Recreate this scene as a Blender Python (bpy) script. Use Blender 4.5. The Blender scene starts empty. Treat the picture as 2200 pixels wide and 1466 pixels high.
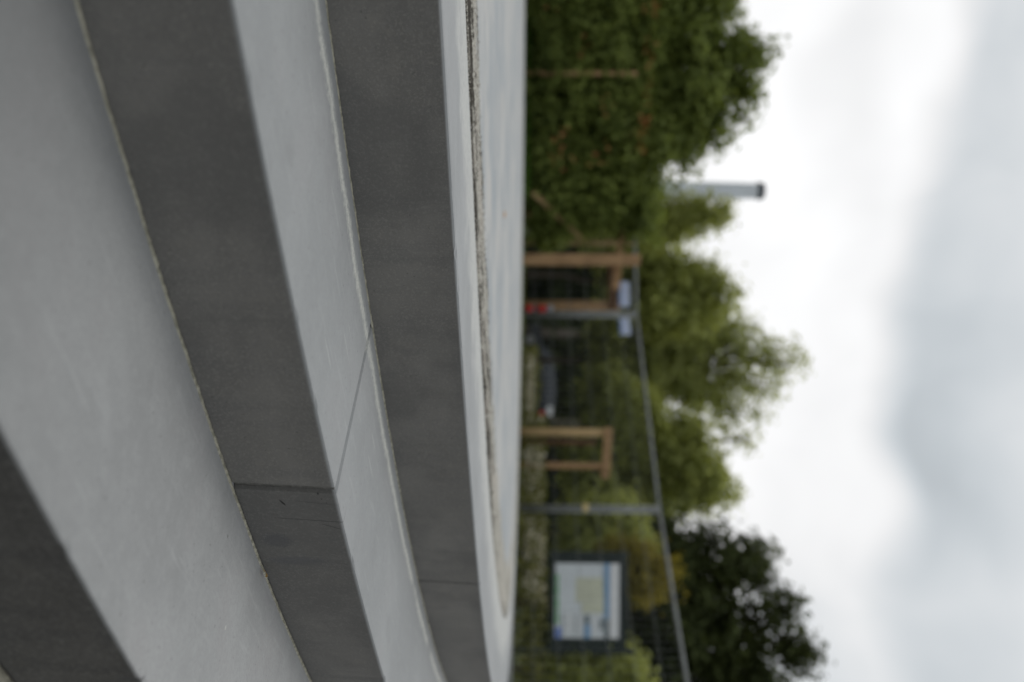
import bpy, math, random
import numpy as np
from mathutils import Vector, Matrix, noise as mnoise
random.seed(7)
RNG = np.random.default_rng(11)
SC = bpy.context.scene
COL = SC.collection
PI = math.pi

# ------------------------------------------------------------------ measured geometry (metres)
F = 1857.75 / 2200.0          # focal length / image width
PIT, ROL, H = -.0214, -.00748, .11703
CX, CY, R = -4.33197, 6.20153, 6.40671          # centre and radius of the round platform
T1, T2, H1, H2, H3, K, B = .34896, .31112, .1526, .14733, .15188, .38527, -.00766
R1, R2 = R + T1, R + T1 + T2
TH0 = .82
J_MID, J_TOP = .7375, .8769
FAR_Z = -.20


def ray(x, y):
    f = 1857.75
    u, v = y - 733.0, 1100.0 - x
    c, s = math.cos(ROL), math.sin(ROL)
    u, v = c * u - s * v, s * u + c * v
    cp, sp = math.cos(PIT), math.sin(PIT)
    return (u, f * cp + v * sp, f * sp - v * cp)


def at(x, y, D):
    d = ray(x, y)
    t = D / d[1]
    return Vector((d[0] * t, D, H + d[2] * t))


def pol(th, r, z=0.0):
    return Vector((CX + r * math.sin(th), CY - r * math.cos(th), z))


def smooth(a, b, x):
    t = min(1, max(0, (x - a) / (b - a)))
    return t * t * (3 - 2 * t)


# ------------------------------------------------------------------ object helpers
def tag(o, label=None, cat=None, group=None, kind=None):
    if label: o['label'] = label
    if cat: o['category'] = cat
    if group: o['group'] = group
    if kind: o['kind'] = kind
    return o


def empty(name, loc=(0, 0, 0), rz=0.0):
    o = bpy.data.objects.new(name, None)
    o.empty_display_size = .1
    o.location = loc
    o.rotation_euler = (0, 0, rz)
    COL.objects.link(o)
    return o


class MB:
    def __init__(s):
        s.v, s.f, s.m, s.uv = [], [], [], None

    def add(s, vs, fs, mi=0):
        b = len(s.v)
        s.v += [tuple(v) for v in vs]
        s.f += [tuple(i + b for i in f) for f in fs]
        s.m += [mi] * len(fs)

    def box(s, c, size, rot=None, mi=0, bev=0.0):
        x, y, z = [k / 2 for k in size]
        if bev <= 0:
            vs = [Vector((a * x, b * y, d * z)) for d in (-1, 1) for a, b in ((-1, -1), (1, -1), (1, 1), (-1, 1))]
            fs = [(0, 3, 2, 1), (4, 5, 6, 7), (0, 1, 5, 4), (1, 2, 6, 5), (2, 3, 7, 6), (3, 0, 4, 7)]
        else:
            o = [(-x + bev, -y), (x - bev, -y), (x, -y + bev), (x, y - bev), (x - bev, y), (-x + bev, y), (-x, y - bev), (-x, -y + bev)]
            k = lambda q, e: (q[0] * (x - e) / x, q[1] * (y - e) / y)
            vs = []
            for zz, e in ((-z, bev), (-z + bev, 0), (z - bev, 0), (z, bev)):
                vs += [Vector((*k(q, e), zz)) for q in o]
            fs = [tuple(range(7, -1, -1)), tuple(range(24, 32))]
            for l in range(3):
                for i in range(8):
                    j = (i + 1) % 8
                    fs.append((l * 8 + i, l * 8 + j, l * 8 + 8 + j, l * 8 + 8 + i))
        if rot is not None: vs = [rot @ v for v in vs]
        s.add([v + Vector(c) for v in vs], fs, mi)

    def bar(s, a, b, w, d=None, mi=0, bev=0.0, ref=None):
        a, b = Vector(a), Vector(b)
        z = (b - a).normalized()
        r = Vector(ref) if ref is not None else (Vector((0, 0, 1)) if abs(z.z) < .9 else Vector((0, 1, 0)))
        x = r.cross(z).normalized()
        y = z.cross(x)
        s.box((a + b) / 2, (w, d or w, (b - a).length), Matrix((x, y, z)).transposed(), mi, bev)

    def tube(s, pts, rads, n=8, mi=0, cap=True):
        pts = [Vector(p) for p in pts]
        if not isinstance(rads, (list, tuple)): rads = [rads] * len(pts)
        vs, fs = [], []
        for i, p in enumerate(pts):
            t = (pts[min(i + 1, len(pts) - 1)] - pts[max(i - 1, 0)]).normalized()
            r = Vector((0, 0, 1)) if abs(t.z) < .9 else Vector((0, 1, 0))
            x = r.cross(t).normalized()
            y = t.cross(x)
            for k in range(n):
                a = 2 * PI * k / n
                vs.append(p + (x * math.cos(a) + y * math.sin(a)) * rads[i])
        for i in range(len(pts) - 1):
            for k in range(n):
                j = (k + 1) % n
                fs.append((i * n + k, i * n + j, (i + 1) * n + j, (i + 1) * n + k))
        if cap:
            fs.append(tuple(range(n - 1, -1, -1)))
            fs.append(tuple(range((len(pts) - 1) * n, len(pts) * n)))
        s.add(vs, fs, mi)

    def lathe(s, c, prof, n=24, mi=0):
        vs, fs = [], []
        for r, z in prof:
            for k in range(n):
                a = 2 * PI * k / n
                vs.append(Vector(c) + Vector((r * math.cos(a), r * math.sin(a), z)))
        for i in range(len(prof) - 1):
            for k in range(n):
                j = (k + 1) % n
                fs.append((i * n + k, i * n + j, (i + 1) * n + j, (i + 1) * n + k))
        s.add(vs, fs, mi)

    def build(s, name, mat, parent=None, smooth_=False):
        me = bpy.data.meshes.new(name)
        off = Vector((0, 0, 0))
        me.from_pydata(s.v, [], s.f)
        for m in (mat if isinstance(mat, (list, tuple)) else [mat]): me.materials.append(m)
        if any(s.m): me.polygons.foreach_set('material_index', s.m)
        if smooth_: me.polygons.foreach_set('use_smooth', [True] * len(s.f))
        me.update()
        o = bpy.data.objects.new(name, me)
        COL.objects.link(o)
        if parent is not None:
            o.parent = parent
            o.matrix_parent_inverse = Matrix.Translation(-parent.location) if parent.rotation_euler.z == 0 else (Matrix.Translation(parent.location) @ Matrix.Rotation(parent.rotation_euler.z, 4, 'Z')).inverted()
        return o


# ------------------------------------------------------------------ node helpers
class Mat:
    def __init__(s, name, tree=None):
        if tree is None:
            s.mat = bpy.data.materials.new(name)
            s.mat.use_nodes = True
            tree = s.mat.node_tree
        s.t = tree
        s.t.nodes.clear()

    def n(s, typ, ins=None, **props):
        nd = s.t.nodes.new(typ)
        for k, v in props.items(): setattr(nd, k, v)
        for k, v in (ins or {}).items(): s.put(nd.inputs[k], v)
        return nd

    def put(s, sock, v):
        if isinstance(v, bpy.types.NodeSocket): s.t.links.new(v, sock)
        elif v is not None:
            if isinstance(v, (tuple, list)) and len(v) == 3 and sock.type == 'RGBA': v = (*v, 1)
            sock.default_value = v

    def m(s, op, a, b=None, c=None, clamp=False):
        nd = s.n('ShaderNodeMath', operation=op, use_clamp=clamp)
        for i, v in enumerate((a, b, c)):
            if v is not None: s.put(nd.inputs[i], v)
        return nd.outputs[0]

    def vm(s, op, a, b=None):
        nd = s.n('ShaderNodeVectorMath', operation=op)
        s.put(nd.inputs[0], a)
        if b is not None: s.put(nd.inputs[1], b)
        return nd.outputs[1] if op in ('LENGTH', 'DOT_PRODUCT', 'DISTANCE') else nd.outputs[0]

    def noise(s, vec, scale, detail=3, rough=.55, col=False, dist=0):
        nd = s.n('ShaderNodeTexNoise', {'Scale': scale, 'Detail': detail, 'Roughness': rough, 'Distortion': dist})
        if vec is not None: s.t.links.new(vec, nd.inputs['Vector'])
        return nd.outputs[1 if col else 0]

    def mix(s, f, a, b, blend='MIX'):
        nd = s.n('ShaderNodeMix', data_type='RGBA', blend_type=blend)
        s.put(nd.inputs[0], f)
        s.put(nd.inputs[6], a)
        s.put(nd.inputs[7], b)
        return nd.outputs[2]

    def step(s, v, lo, hi, a=0.0, b=1.0):
        nd = s.n('ShaderNodeMapRange', {'Value': v, 'From Min': lo, 'From Max': hi, 'To Min': a, 'To Max': b}, interpolation_type='SMOOTHSTEP')
        return nd.outputs[0]

    def lin(s, v, lo, hi, a=0.0, b=1.0):
        return s.n('ShaderNodeMapRange', {'Value': v, 'From Min': lo, 'From Max': hi, 'To Min': a, 'To Max': b}).outputs[0]

    def obj(s):
        return s.n('ShaderNodeTexCoord').outputs['Object']

    def out(s, shader):
        o = s.n('ShaderNodeOutputMaterial')
        s.t.links.new(shader, o.inputs[0])
        return s.mat

    def pbr(s, col, rough=.8, spec=.3, metal=0.0, bump=None, bd=.001, bs=1.0):
        b = s.n('ShaderNodeBsdfPrincipled', {'Base Color': col, 'Roughness': rough, 'Metallic': metal, 'Specular IOR Level': spec})
        if bump is not None:
            bn = s.n('ShaderNodeBump', {'Height': bump, 'Distance': bd, 'Strength': bs})
            s.t.links.new(bn.outputs[0], b.inputs['Normal'])
        return s.out(b.outputs[0])


def simple(name, col, rough=.6, spec=.3, metal=0.0, var=.25, scale=12, bd=.0):
    M = Mat(name)
    p = M.obj()
    n = M.noise(p, scale, 4)
    c = M.mix(M.lin(n, .3, .7), tuple(k * (1 - var) for k in col), tuple(min(1, k * (1 + var)) for k in col))
    return M.pbr(c, rough, spec, metal, bump=n if bd else None, bd=bd or .001)


# ------------------------------------------------------------------ concrete
def concrete(name, tread=(.345, .348, .344), riser=(.139, .133, .123), effl=False, dust=False, spots=(), vignette=False, joint=None):
    M = Mat(name)
    P = M.obj()
    uvn = M.n('ShaderNodeUVMap', uv_map='profile')
    sx = M.n('ShaderNodeSeparateXYZ')
    M.t.links.new(uvn.outputs[0], sx.inputs[0])
    S, V = sx.outputs[0], sx.outputs[1]
    big = M.noise(P, 2.6, 3, .6)
    mid = M.noise(P, 17, 3, .62)
    fine = M.noise(P, 260, 2, .6)
    grit = M.noise(P, 900, 1, .6)
    # treads: pale, slightly blotched, a cool film and a faint warm one
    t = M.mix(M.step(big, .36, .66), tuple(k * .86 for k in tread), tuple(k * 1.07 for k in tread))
    warm = M.noise(P, 5.3, 2, .6)
    t = M.mix(M.m('MULTIPLY', M.step(warm, .48, .7), .35), t, (tread[0] * .98, tread[1] * .93, tread[2] * .93))
    t = M.mix(M.m('MULTIPLY', M.step(mid, .45, .75), .22), t, tuple(k * 1.22 for k in tread))
    t = M.mix(M.m('MULTIPLY', M.step(fine, .5, .72), .26), t, tuple(k * .7 for k in tread))
    t = M.mix(M.m('MULTIPLY', M.step(grit, .60, .72), .15), t, tuple(k * 1.35 for k in tread))
    spk = M.noise(P, 150, 2, .65)
    t = M.mix(M.step(spk, .36, .64, .0, .22), t, tuple(k * .72 for k in tread))
    t = M.mix(M.step(M.noise(P, 52, 2, .6), .45, .72, 0, .17), t, tuple(k * 1.25 for k in tread))
    # risers: dark formwork face with vertical runs, stains low down and pale specks
    mp = M.n('ShaderNodeMapping', {'Scale': (26, 3.2, 1)})
    M.t.links.new(uvn.outputs[0], mp.inputs[0])
    runs = M.noise(mp.outputs[0], 1.0, 3, .6)
    mp2 = M.n('ShaderNodeMapping', {'Scale': (5, 9, 1)})
    M.t.links.new(uvn.outputs[0], mp2.inputs[0])
    cloud = M.noise(mp2.outputs[0], 1.0, 3, .6, dist=.4)
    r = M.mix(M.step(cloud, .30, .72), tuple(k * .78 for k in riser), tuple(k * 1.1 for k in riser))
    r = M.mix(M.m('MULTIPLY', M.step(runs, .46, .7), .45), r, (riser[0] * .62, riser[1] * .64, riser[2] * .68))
    r = M.mix(M.m('MULTIPLY', M.step(mid, .56, .78), .5), r, (riser[0] * 1.3, riser[1] * 1.27, riser[2] * 1.2))
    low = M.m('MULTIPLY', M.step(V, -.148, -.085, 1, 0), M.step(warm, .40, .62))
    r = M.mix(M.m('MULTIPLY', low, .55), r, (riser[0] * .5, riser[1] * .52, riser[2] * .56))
    nose = M.step(V, -.04, -.006, 0, 1)
    r = M.mix(M.m('MULTIPLY', nose, M.step(cloud, .45, .6, .1, .5)), r, (riser[0] * .6, riser[1] * .62, riser[2] * .66))
    r = M.mix(M.m('MULTIPLY', M.step(fine, .52, .68), .36), r, (riser[0] * 1.9, riser[1] * 1.9, riser[2] * 1.85))
    r = M.mix(M.m('MULTIPLY', M.step(grit, .58, .68), .38), r, tuple(k * 1.9 for k in riser))
    r = M.mix(M.m('MULTIPLY', M.step(M.noise(P, 210, 0), .80, .83), .6), r, (.05, .047, .043))
    r = M.mix(1.0, r, M.n('ShaderNodeCombineXYZ', {0: M.lin(S, -1.15, .35, .60, 1.20), 1: M.lin(S, -1.15, .35, .605, 1.185), 2: M.lin(S, -1.15, .35, .61, 1.15)}).outputs[0], 'MULTIPLY')  # lens vignette put into the riser colour, darker leftwards; slightly warmer rightwards
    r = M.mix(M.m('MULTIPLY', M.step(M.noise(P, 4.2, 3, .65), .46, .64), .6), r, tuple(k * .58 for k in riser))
    r = M.mix(M.m('MULTIPLY', M.step(spk, .5, .7), .3), r, tuple(k * 1.5 for k in riser))
    if joint is not None:
        jf = M.step(S, joint - .001, joint + .001)
        r = M.mix(M.m('MULTIPLY', jf, .35), r, (riser[0] * 1.25, riser[1] * 1.28, riser[2] * 1.34))
        t = M.mix(M.m('MULTIPLY', jf, .3), t, (tread[0] * .98, tread[1] * 1.02, tread[2] * 1.05))
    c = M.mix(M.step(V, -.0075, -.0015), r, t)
    # uneven darker tone toward the inner corner of each tread
    inner_tone = M.m('MULTIPLY', M.step(V, .20, .37), M.step(warm, .3, .65, .25, .85))
    c = M.mix(M.m('MULTIPLY', inner_tone, .2), c, (tread[0] * .62, tread[1] * .60, tread[2] * .63))
    # pores and scuffs on the treads
    up_ = M.step(V, .002, .006)
    por = M.m('MULTIPLY', M.step(M.noise(P, 150, 1), .735, .765), up_)
    c = M.mix(M.m('MULTIPLY', por, .55), c, (.15, .145, .135))
    mpk = M.n('ShaderNodeMapping', {'Scale': (7, 60, 1), 'Rotation': (0, 0, .25)})
    M.t.links.new(uvn.outputs[0], mpk.inputs[0])
    scf = M.m('MULTIPLY', M.step(M.noise(mpk.outputs[0], 1.0, 2, .65), .58, .74), up_)
    c = M.mix(M.m('MULTIPLY', scf, .22), c, tuple(k * 1.35 for k in tread))
    c = M.mix(M.m('MULTIPLY', M.m('MULTIPLY', M.step(M.noise(P, 7.5, 3, .7), .56, .74), up_), .3), c, tuple(k * .68 for k in tread))
    if dust:
        dd = M.m('ADD', V, M.m('MULTIPLY', M.m('SUBTRACT', M.noise(P, 9, 5, .7), .5), .35))
        c = M.mix(M.m('MULTIPLY', M.step(dd, .14, .30), M.step(M.noise(P, 90, 3), .3, .55, .4, .85)), c, (.56, .56, .53))
    if vignette:  # lens falloff painted into the colour at the left of the bottom tread
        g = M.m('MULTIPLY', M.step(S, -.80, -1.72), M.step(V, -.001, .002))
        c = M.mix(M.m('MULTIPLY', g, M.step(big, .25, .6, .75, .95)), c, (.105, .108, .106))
    if effl:
        wob = M.noise(M.n('ShaderNodeCombineXYZ', {0: S}).outputs[0], 5.0, 3)
        cen = M.m('ADD', .2905, M.m('MULTIPLY', wob, .034))
        d = M.m('ABSOLUTE', M.m('SUBTRACT', V, cen))
        edge = M.noise(P, 120, 3, .7)
        d2 = M.m('ADD', d, M.m('MULTIPLY', M.m('SUBTRACT', edge, .5), .040))
        wid = M.step(S, -.62, -.50, .028, .014)
        band = M.step(M.m('SUBTRACT', d2, wid), -.016, .006, 1, 0)
        sel = M.m('MULTIPLY', M.step(S, -1.13, -1.05), M.step(M.noise(M.n('ShaderNodeCombineXYZ', {0: S, 1: 3.3}).outputs[0], 4.5, 2), .30, .44))
        pores = M.step(M.noise(P, 420, 2), .33, .5, .35, 1)
        band = M.m('MULTIPLY', M.m('MULTIPLY', band, sel), pores)
        c = M.mix(M.m('MULTIPLY', band, .72), c, (.72, .72, .65))
        # thin pale wipes out on the tread
        mp3 = M.n('ShaderNodeMapping', {'Scale': (6, 130, 1)})
        M.t.links.new(uvn.outputs[0], mp3.inputs[0])
        wipe = M.m('MULTIPLY', M.step(M.noise(mp3.outputs[0], 1.0, 3), .66, .72), M.step(V, .02, .06))
        c = M.mix(M.m('MULTIPLY', wipe, .35), c, (.62, .62, .58))
    pit = None
    sn = M.m('MULTIPLY', M.m('SUBTRACT', M.noise(P, 300, 1), .5), .7)
    for (s0, v0, a, b, rot, col, amt) in spots:
        x = M.m('SUBTRACT', S, s0)
        y = M.m('SUBTRACT', V, v0)
        ca, sa = math.cos(rot), math.sin(rot)
        x2 = M.m('DIVIDE', M.m('ADD', M.m('MULTIPLY', x, ca), M.m('MULTIPLY', y, sa)), a)
        y2 = M.m('DIVIDE', M.m('SUBTRACT', M.m('MULTIPLY', y, ca), M.m('MULTIPLY', x, sa)), b)
        rr = M.m('SQRT', M.m('ADD', M.m('MULTIPLY', x2, x2), M.m('MULTIPLY', y2, y2)))
        rr = M.m('ADD', rr, sn)
        k = M.m('MULTIPLY', M.step(rr, .55, 1.15, 1, 0), amt)
        c = M.mix(k, c, col)
        pit = k if pit is None else M.m('MAXIMUM', pit, k)
    h = M.m('ADD', M.m('MULTIPLY', fine, .5), M.m('ADD', M.m('MULTIPLY', grit, .35), M.m('MULTIPLY', mid, .8)))
    if pit is not None: h = M.m('SUBTRACT', h, M.m('MULTIPLY', pit, 2.5))
    return M.pbr(c, .82, .25, bump=h, bd=.0007, bs=.55)


DK = (.03, .028, .026)
sS = lambda th, r: (th - TH0) * r
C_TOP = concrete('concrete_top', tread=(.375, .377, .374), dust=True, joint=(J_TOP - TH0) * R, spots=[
    (sS(.8365, R), -.070, .0016, .0016, 0, DK, .9), (sS(.705, R), -.05, .0014, .0014, 0, DK, .8),
    (sS(.742, R), -.012, .0016, .003, .3, DK, .8), (sS(.800, R), -.012, .0025, .0045, -.5, (.07, .068, .065), .8),
    (sS(.69, R), -.085, .0011, .0011, 0, DK, .8), (sS(.7605, R), -.10, .0013, .0011, 0, DK, .8), (sS(.86, R), -.05, .045, .02, .1, (.10, .10, .102), .5),
    (sS(.858, R), -.075, .0012, .07, .16, (.07, .068, .066), .55), (sS(.815, R), -.10, .05, .03, 0, (.10, .098, .098), .6)])
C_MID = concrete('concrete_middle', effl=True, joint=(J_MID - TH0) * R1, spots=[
    (sS(.7427, R1), -.0832, .0075, .0020, .5, DK, .95), (sS(.7390, R1), -.0272, .0022, .0016, 0, DK, .95),
    (sS(.7408, R1), -.024, .0012, .0012, 0, DK, .8), (sS(.7420, R1), -.018, .001, .001, 0, DK, .7),
    (sS(.7422, R1), -.0345, .0385, .0012, 1.50, (.08, .078, .076), .55), (sS(.7485, R1), -.045, .075, .0011, 1.55, (.07, .068, .066), .7),
    (sS(.7505, R1), -.02, .018, .0011, 1.2, (.06, .058, .056), .7), (sS(.765, R1), -.09, .012, .05, .05, (.10, .10, .105), .5),
    (sS(.757, R1), -.11, .02, .025, 0, (.085, .085, .09), .55),
    (sS(.6422, R1), -.036, .042, .0028, 1.14, (.085, .055, .03), .75), (sS(.725, R1), -.125, .03, .02, 0, (.12, .12, .12), .5)])
C_BOT = concrete('concrete_bottom', vignette=True, spots=[
    (sS(.7432, R2), .2600, .0012, .0030, .2, DK, .9), (sS(.756, R2), .17, .0028, .004, .2, (.58, .57, .53), .6),
    (sS(.728, R2), -.012, .02, .006, 1.4, (.08, .08, .08), .7)])


def ring_block(name, a0, a1, rin, rn, zt, zb, mat, parent, nseg, dr=0.0, dz=0.0, c=.005):
    rn = rn + dr
    prof = [(rin, zt + dz - .05), (rin, zt + dz), (rn - c, zt + dz), (rn - c * .25, zt + dz - c * .28), (rn - .0006, zt + dz - c), (rn + B, zb)]
    # distance along the profile measured from the nosing
    pv = [rn - rin + .05, rn - rin, c, c * .3, -c, -(zt - zb)]
    gap = .0044 / rn
    ch = .0042 / rn
    n = len(prof)
    angs = [a0 + gap, a0 + gap + ch] + [a0 + gap + ch + (a1 - a0 - 2 * gap - 2 * ch) * i / nseg for i in range(1, nseg)] + [a1 - gap - ch, a1 - gap]
    vs, fs, uvs = [], [], []
    for i, a in enumerate(angs):
        e = .0042 if i in (0, len(angs) - 1) else 0.0
        for (r, z), v in zip(prof, pv):
            rr, zz = r, z
            if e:
                if r > rin: rr = r - e
                if z > zb and z >= zt + dz - c * 1.2 and r >= rin: zz = z - e * (1 if r < rn - .001 else .5)
            if nseg > 100 and abs(z - zt) < .012 and r > rin + .05:
                ss = a * rn
                ch_ = max(0, mnoise.noise((ss * 28, rn, 1)) - .42) * .010 + max(0, mnoise.noise((ss * 9, rn, 4)) - .5) * .012
                wv = .0005 * mnoise.noise((ss * 70, rn, 2)) + .0009 * mnoise.noise((ss * 3, rn, 6))
                rr -= ch_ * (1 if r > rn - .001 else .4) - wv
                zz -= ch_ * (.9 if z > zt - .002 + dz and r > rn - c * .5 else 0)
            p = pol(a, rr, zz)
            vs.append(p)
            uvs.append(((a - TH0) * rn, v))
    for i in range(len(angs) - 1):
        for k in range(n - 1):
            fs.append((i * n + k, i * n + k + 1, (i + 1) * n + k + 1, (i + 1) * n + k))
    fs.append(tuple(range(n - 1, -1, -1)))
    fs.append(tuple(range((len(angs) - 1) * n, len(angs) * n)))
    mb = MB()
    mb.add(vs, fs)
    o = mb.build(name, mat, parent)
    uvl = o.data.uv_layers.new(name='profile')
    for lp in o.data.loops: uvl.data[lp.index].uv = uvs[lp.vertex_index]
    return o


stairs = empty('round_steps', (CX, CY, -.45))
tag(stairs, 'round pale concrete steps of jointed precast blocks around the raised paved platform', 'steps')
NB = 14
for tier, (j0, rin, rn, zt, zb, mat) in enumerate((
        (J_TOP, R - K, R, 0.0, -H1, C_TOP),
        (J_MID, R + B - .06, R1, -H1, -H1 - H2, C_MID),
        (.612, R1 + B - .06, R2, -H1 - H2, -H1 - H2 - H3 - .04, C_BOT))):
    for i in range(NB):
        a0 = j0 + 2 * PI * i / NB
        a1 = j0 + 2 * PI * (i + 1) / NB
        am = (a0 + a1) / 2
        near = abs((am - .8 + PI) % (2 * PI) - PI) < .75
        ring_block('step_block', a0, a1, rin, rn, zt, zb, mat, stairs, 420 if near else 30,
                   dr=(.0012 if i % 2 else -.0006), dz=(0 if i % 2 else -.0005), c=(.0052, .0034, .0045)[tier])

FILL = simple('joint_filler', (.135, .13, .12), .95, .1, var=.3, scale=120)
for ja, rin, rn, zt, zb in ((J_TOP, R - K + .005, R, 0.0, -H1), (J_MID, R + B, R1, -H1, -H1 - H2)):
    for i in range(NB):
        a = ja + 2 * PI * i / NB
        mb = MB()
        t0, t1 = a - .0014 / rn, a + .0050 / rn
        pr = [(rin, zb), (rin, zt - .0045), (rn - .0055, zt - .0045), (rn - .0055 + B, zb)]
        mb.add([pol(q, r_, z_) for q in (t0, t1) for r_, z_ in pr], [(0, 1, 2, 3), (7, 6, 5, 4), (1, 5, 6, 2), (2, 6, 7, 3), (0, 4, 5, 1)])
        mb.build('joint_filler', FILL, stairs)

# mortar beads where each riser meets the tread below
M = Mat('mortar')
P = M.obj()
mc = M.mix(M.step(M.noise(P, 90, 4), .35, .65), (.22, .21, .165), (.39, .37, .295))
mc = M.mix(M.m('MULTIPLY', M.step(M.noise(P, 14, 3), .5, .7), .4), mc, (.32, .30, .24))
MORTAR = M.pbr(mc, .95, .1, bump=M.noise(P, 500, 3), bd=.001)
for rb, z in ((R + B, -H1), (R1 + B, -H1 - H2), (R2 + B, -H1 - H2 - H3)):
    mb = MB()
    vs, fs = [], []
    N = 1500
    for i in range(N + 1):
        a = .50 + .72 * i / N
        s = a * rb
        w = .0052 + .0010 * mnoise.noise((s * 60, rb, 0)) + .0008 * mnoise.noise((s * 230, rb, 3)) + .0012 * mnoise.noise((s * 9, rb, 5))
        w = max(w, .0012)
        o = .0012 + .0008 * mnoise.noise((s * 40, rb, 9))
        h = .0016 + .0009 * mnoise.noise((s * 150, rb, 7))
        if z < -.4: w *= 2.6; h *= 2
        for r_, z_ in ((rb + o, z - .002), (rb + o + w * .2, z + h), (rb + o + w * .75, z + h * .8), (rb + o + w, z - .001)):
            vs.append(pol(a, r_, z_))
    for i in range(N):
        for k in range(3): fs.append((i * 4 + k, (i + 1) * 4 + k, (i + 1) * 4 + k + 1, i * 4 + k + 1))
    mb.add(vs, fs)
    mb.build('mortar_joint', MORTAR, stairs, True)

# ------------------------------------------------------------------ paved platform inside the ring
M = Mat('platform_paving')
P = M.obj()
a = M.noise(P, 1.7, 6, .65)
b = M.noise(P, 4.1, 5, .6)
c = M.mix(M.step(a, .38, .62), (.35, .375, .39), (.50, .495, .475))
c = M.mix(M.m('MULTIPLY', M.step(b, .5, .68), .6), c, (.53, .50, .46))
c = M.mix(M.m('MULTIPLY', M.step(M.noise(P, 2.9, 4), .54, .66), .55), c, (.30, .325, .345))
c = M.mix(M.m('MULTIPLY', M.step(M.noise(P, 60, 3), .62, .72), .4), c, (.27, .26, .24))
PAVE = M.pbr(c, .8, .25, bump=M.noise(P, 120, 4), bd=.001)
mb = MB()
rp = R - K - .105
rows = [0, 1.5, 3, 4.2, 5, 5.5, rp]
nA = 240
vs, fs = [], []
for r in rows:
    for k in range(nA):
        t = 2 * PI * k / nA
        vs.append(pol(t, max(r, .001), -.0025 + .018 * (1 - (r / rp) ** 2)))
for i in range(len(rows) - 1):
    for k in range(nA):
        j = (k + 1) % nA
        fs.append((i * nA + k, i * nA + j, (i + 1) * nA + j, (i + 1) * nA + k))
mb.add(vs, fs)
tag(mb.build('pavement', PAVE), kind='structure')

# sandy, crumbling joint between ring and paving
M = Mat('joint_sand')
P = M.obj()
at_ = M.n('ShaderNodeAttribute', attribute_name='hgt').outputs['Fac']
sc = M.mix(M.step(at_, .22, .66), (.05, .045, .037), (.56, .535, .47))
sc = M.mix(M.m('MULTIPLY', M.step(M.noise(P, 300, 3), .46, .62), .7), sc, (.09, .08, .065))
sc = M.mix(M.m('MULTIPLY', M.step(M.noise(P, 5, 3), .5, .65), .35), sc, (.56, .50, .44))
SAND = M.pbr(sc, .97, .1, bump=M.noise(P, 700, 3), bd=.0015)


def sand_strip(name, t0, t1, nt, nr):
    rs = [R - K - .0005 - .42 * (i / nr) for i in range(nr + 1)]
    vs, fs, hg = [], [], []
    for i in range(nt + 1):
        t = t0 + (t1 - t0) * i / nt
        s = t * R
        gw = .055 + .06 * mnoise.noise((s * 3.1, 1, 0)) + .035 * mnoise.noise((s * 9, 2, 0))
        for r in rs:
            d = R - K - r
            n1 = mnoise.noise((s * 5, d * 26, 0)) + .5 * mnoise.noise((s * 13, d * 60, 4))
            n2 = mnoise.noise((s * 60, d * 90, 8)) + .6 * mnoise.noise((s * 170, d * 170, 2))
            rough = mnoise.noise((s * 320, d * 320, 5))
            g = smooth(gw - .012, gw + .012, d)
            ridge = math.exp(-((d - gw - .035) / .035) ** 2)
            ridge2 = math.exp(-((d - gw - .12 - .02 * n1) / .018) ** 2)
            z = -.0035 * (1 - g) + (.0002 - .012 * smooth(-.1, .35, n1 - .35 + 6 * (d - .24))) * g + .0026 * ridge * (1 + 1.2 * n1) + .0030 * ridge2 * max(0, .6 + n1) + .0024 * n1 + .0019 * n2 + .0013 * rough
            if d > .38: z -= (d - .38) * .3
            if d < .004: z -= .006
            vs.append(pol(t, r, z))
            gap2_shade = math.exp(-((d - gw - .075 - .02 * n1) / .010) ** 2) * smooth(-.1, .35, mnoise.noise((s * 4.3, 7, 1)) + .2)  # dark crack behind the first ridge, its shadow line put into the tone
            gap3 = math.exp(-((d - .30 - .012 * n1) / .012) ** 2) * smooth(-.25, .1, mnoise.noise((s * 3.1, 3, 6)))
            crk = smooth(.02, .26, mnoise.noise((s * 2.6, d * 55, 11)) + .35 * n2) * g
            dk = max(crk * (.95 if d < .2 else .5), (1 - g) * (.85 + .5 * mnoise.noise((s * 8, d * 20, 3))), gap2_shade * .9, gap3 * .85)
            dk *= 1 - .75 * smooth(.90, 1.02, t)
            hg.append(min(1, max(0, .62 - .55 * dk + .25 * rough + .18 * n2)))
    m = nr + 1
    for i in range(nt):
        for k in range(nr): fs.append((i * m + k, i * m + k + 1, (i + 1) * m + k + 1, (i + 1) * m + k))
    mb = MB()
    mb.add(vs, fs)
    o = mb.build(name, SAND, None, True)
    at2 = o.data.attributes.new('hgt', 'FLOAT', 'POINT')
    at2.data.foreach_set('value', hg)
    return o


sj = sand_strip('sand_joint', .60, 1.20, 760, 80)
tag(sj, kind='stuff')
tag(sj, 'rough sandy joint crumbling between the top ring of steps and the paving', 'sand')
tag(sand_strip('joint_bed', 1.20, .60 + 2 * PI, 400, 12), kind='structure')
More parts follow.
